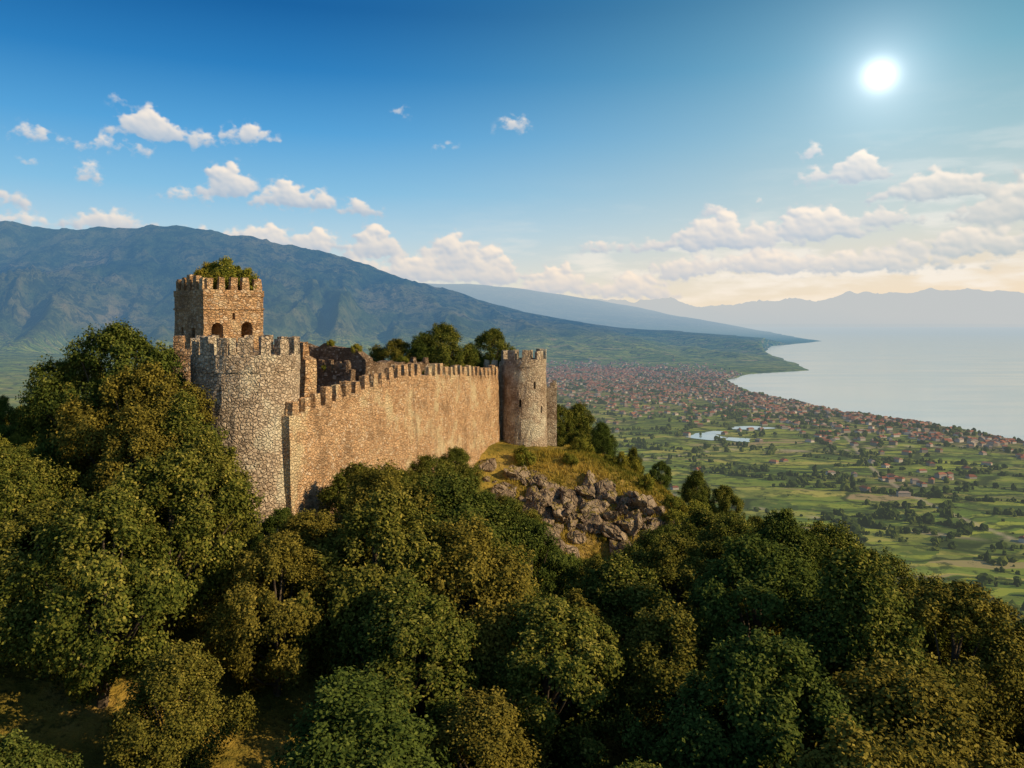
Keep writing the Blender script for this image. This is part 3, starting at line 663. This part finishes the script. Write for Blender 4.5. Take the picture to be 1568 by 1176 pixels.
hi=hi*(1-.35*rt)+np.array([.86,.80,.70])*.35*rt
col=sh+(hi-sh)*lit[...,None]
wis=fbm(ga*.10+ge*.05,ge*.9,6,401); wis2=fbm(ga*.35,ge*1.5,6,411)
band=np.exp(-((ge-3.2)/3.4)**2)*ss(-14,14,ga)+ .5*np.exp(-((ge-8)/4.)**2)*ss(14,32,ga)+.35*np.exp(-((ge-2.5)/2.)**2)
wa_=ss(.46,.72,wis*.5+wis2*.5)*band*.85
wcol=np.array([1.0,.84,.66])*low+np.array([.80,.82,.80])*(1-low)
A_=al*.95; at_=A_+wa_*(1-A_); cc=(col*A_[...,None]+wcol*(wa_*(1-A_))[...,None])/np.maximum(at_,1e-4)[...,None]
edge=np.minimum(np.minimum(ss(AZ0,AZ0+3,ga),ss(AZ1,AZ1-3,ga)),ss(EL1,EL1-2,ge))
img=bpy.data.images.new('cloud_panorama',CW,CHh,alpha=True,float_buffer=True); img.colorspace_settings.name='Non-Color'; img.alpha_mode='CHANNEL_PACKED'
img.pixels.foreach_set(np.dstack([np.clip(cc,0,1.2),at_*edge]).astype(np.float32).ravel()); img.update(); img.pack()
# ------------------------------------------------------------ sky
SUN_AZ,SUN_EL=106.,28.
w=bpy.data.worlds.new('World'); scene.world=w; w.use_nodes=True; t=NT(w.node_tree)
w.cycles.sampling_method='NONE'
dv=t.v('NORMALIZE',t.n('ShaderNodeTexCoord').outputs['Generated']).outputs[0]
sp=t.n('ShaderNodeSeparateXYZ',{0:dv}); D2=180/math.pi
azn=t.m('MULTIPLY',t.m('ARCTAN2',sp.outputs[0],sp.outputs[1]),D2); el=t.m('MULTIPLY',t.m('ARCSINE',sp.outputs[2]),D2)
ae=t.n('ShaderNodeCombineXYZ',{0:azn,1:el,2:0.}).outputs[0]
base=t.ramp(t.m('DIVIDE',el,45.0,clamp=True),[(0,(.80,.72,.60)),(2.5/45,(.72,.74,.68)),(6/45,(.44,.64,.76)),(9/45,(.23,.52,.76)),(13/45,(.085,.36,.69)),(17/45,(.020,.21,.52)),(21/45,(.004,.12,.36)),(1,(.02,.13,.36))])
right=t.mr(azn,-18,36)
rb=t.ramp(t.m('DIVIDE',el,45.0,clamp=True),[(0,(.94,.74,.52)),(3/45,(.86,.72,.55)),(7/45,(.58,.65,.62)),(12/45,(.32,.52,.58)),(17/45,(.13,.38,.50)),(22/45,(.045,.24,.38)),(1,(.03,.15,.36))])
sky=t.mix(right,base,rb)
nish=t.n('ShaderNodeTexSky',sky_type='NISHITA',sun_disc=False,sun_elevation=math.radians(SUN_EL),sun_rotation=math.radians(SUN_AZ),altitude=800,air_density=1.0,dust_density=1.2,ozone_density=1.5).outputs[0]
nv=t.v('SCALE',nish); nv.inputs[3].default_value=.13
sky=t.mix(t.mr(el,22,48,.04,.9),sky,nv.outputs[0])
uv=t.v('MULTIPLY_ADD',ae,(1/(AZ1-AZ0),1/(EL1-EL0),0),(-AZ0/(AZ1-AZ0),-EL0/(EL1-EL0),0)).outputs[0]
ti=t.n('ShaderNodeTexImage',{0:uv},image=img,extension='CLIP',interpolation='Linear')
sky=t.mix(ti.outputs[1],sky,ti.outputs[0])
sd=t.v('MULTIPLY',t.v('SUBTRACT',ae,(24.8,15.7,0)).outputs[0],(.93,1,1)).outputs[0]; sdl=t.v('LENGTH',sd).outputs[1]
g1=t.m('EXPONENT',t.m('MULTIPLY',t.m('POWER',t.m('DIVIDE',sdl,.85),2.0),-1.0)); g2=t.m('EXPONENT',t.m('DIVIDE',sdl,-1.6)); g3=t.m('EXPONENT',t.m('DIVIDE',sdl,-7.0))
glow=t.m('ADD',t.m('MULTIPLY',g1,1.0),t.m('ADD',t.m('MULTIPLY',g2,.58),t.m('MULTIPLY',g3,.16)))
gc=t.v('SCALE',(0.97,.97,.95)); t.nt.links.new(glow,gc.inputs[3])
sky=t.v('ADD',sky,gc.outputs[0]).outputs[0]
sk=t.v('SCALE',sky); sk.inputs[3].default_value=10.0
bg=t.n('ShaderNodeBackground',{0:sk.outputs[0],1:.1}); t.n('ShaderNodeOutputWorld',{0:bg.outputs[0]})
# ------------------------------------------------------------ sun
ld=bpy.data.lights.new('sun','SUN'); ld.energy=5.0; ld.angle=math.radians(.5); ld.color=(1,.75,.43)
so=bpy.data.objects.new('sun',ld); a,e=math.radians(SUN_AZ),math.radians(SUN_EL)
so.rotation_euler=Vector((math.sin(a)*math.cos(e),math.cos(a)*math.cos(e),math.sin(e))).to_track_quat('Z','Y').to_euler(); so.location=(60,-20,60); link(so)
# ------------------------------------------------------------ camera
cd=bpy.data.cameras.new('camera'); cd.lens=28.0; cd.sensor_width=36; cd.shift_y=-.061; cd.clip_start=.5; cd.clip_end=150000
co=bpy.data.objects.new('camera',cd); co.location=(0,0,0); co.rotation_euler=(math.radians(90),0,0); link(co); scene.camera=co
scene.view_settings.view_transform='Standard'; scene.view_settings.look='None'; scene.view_settings.exposure=0
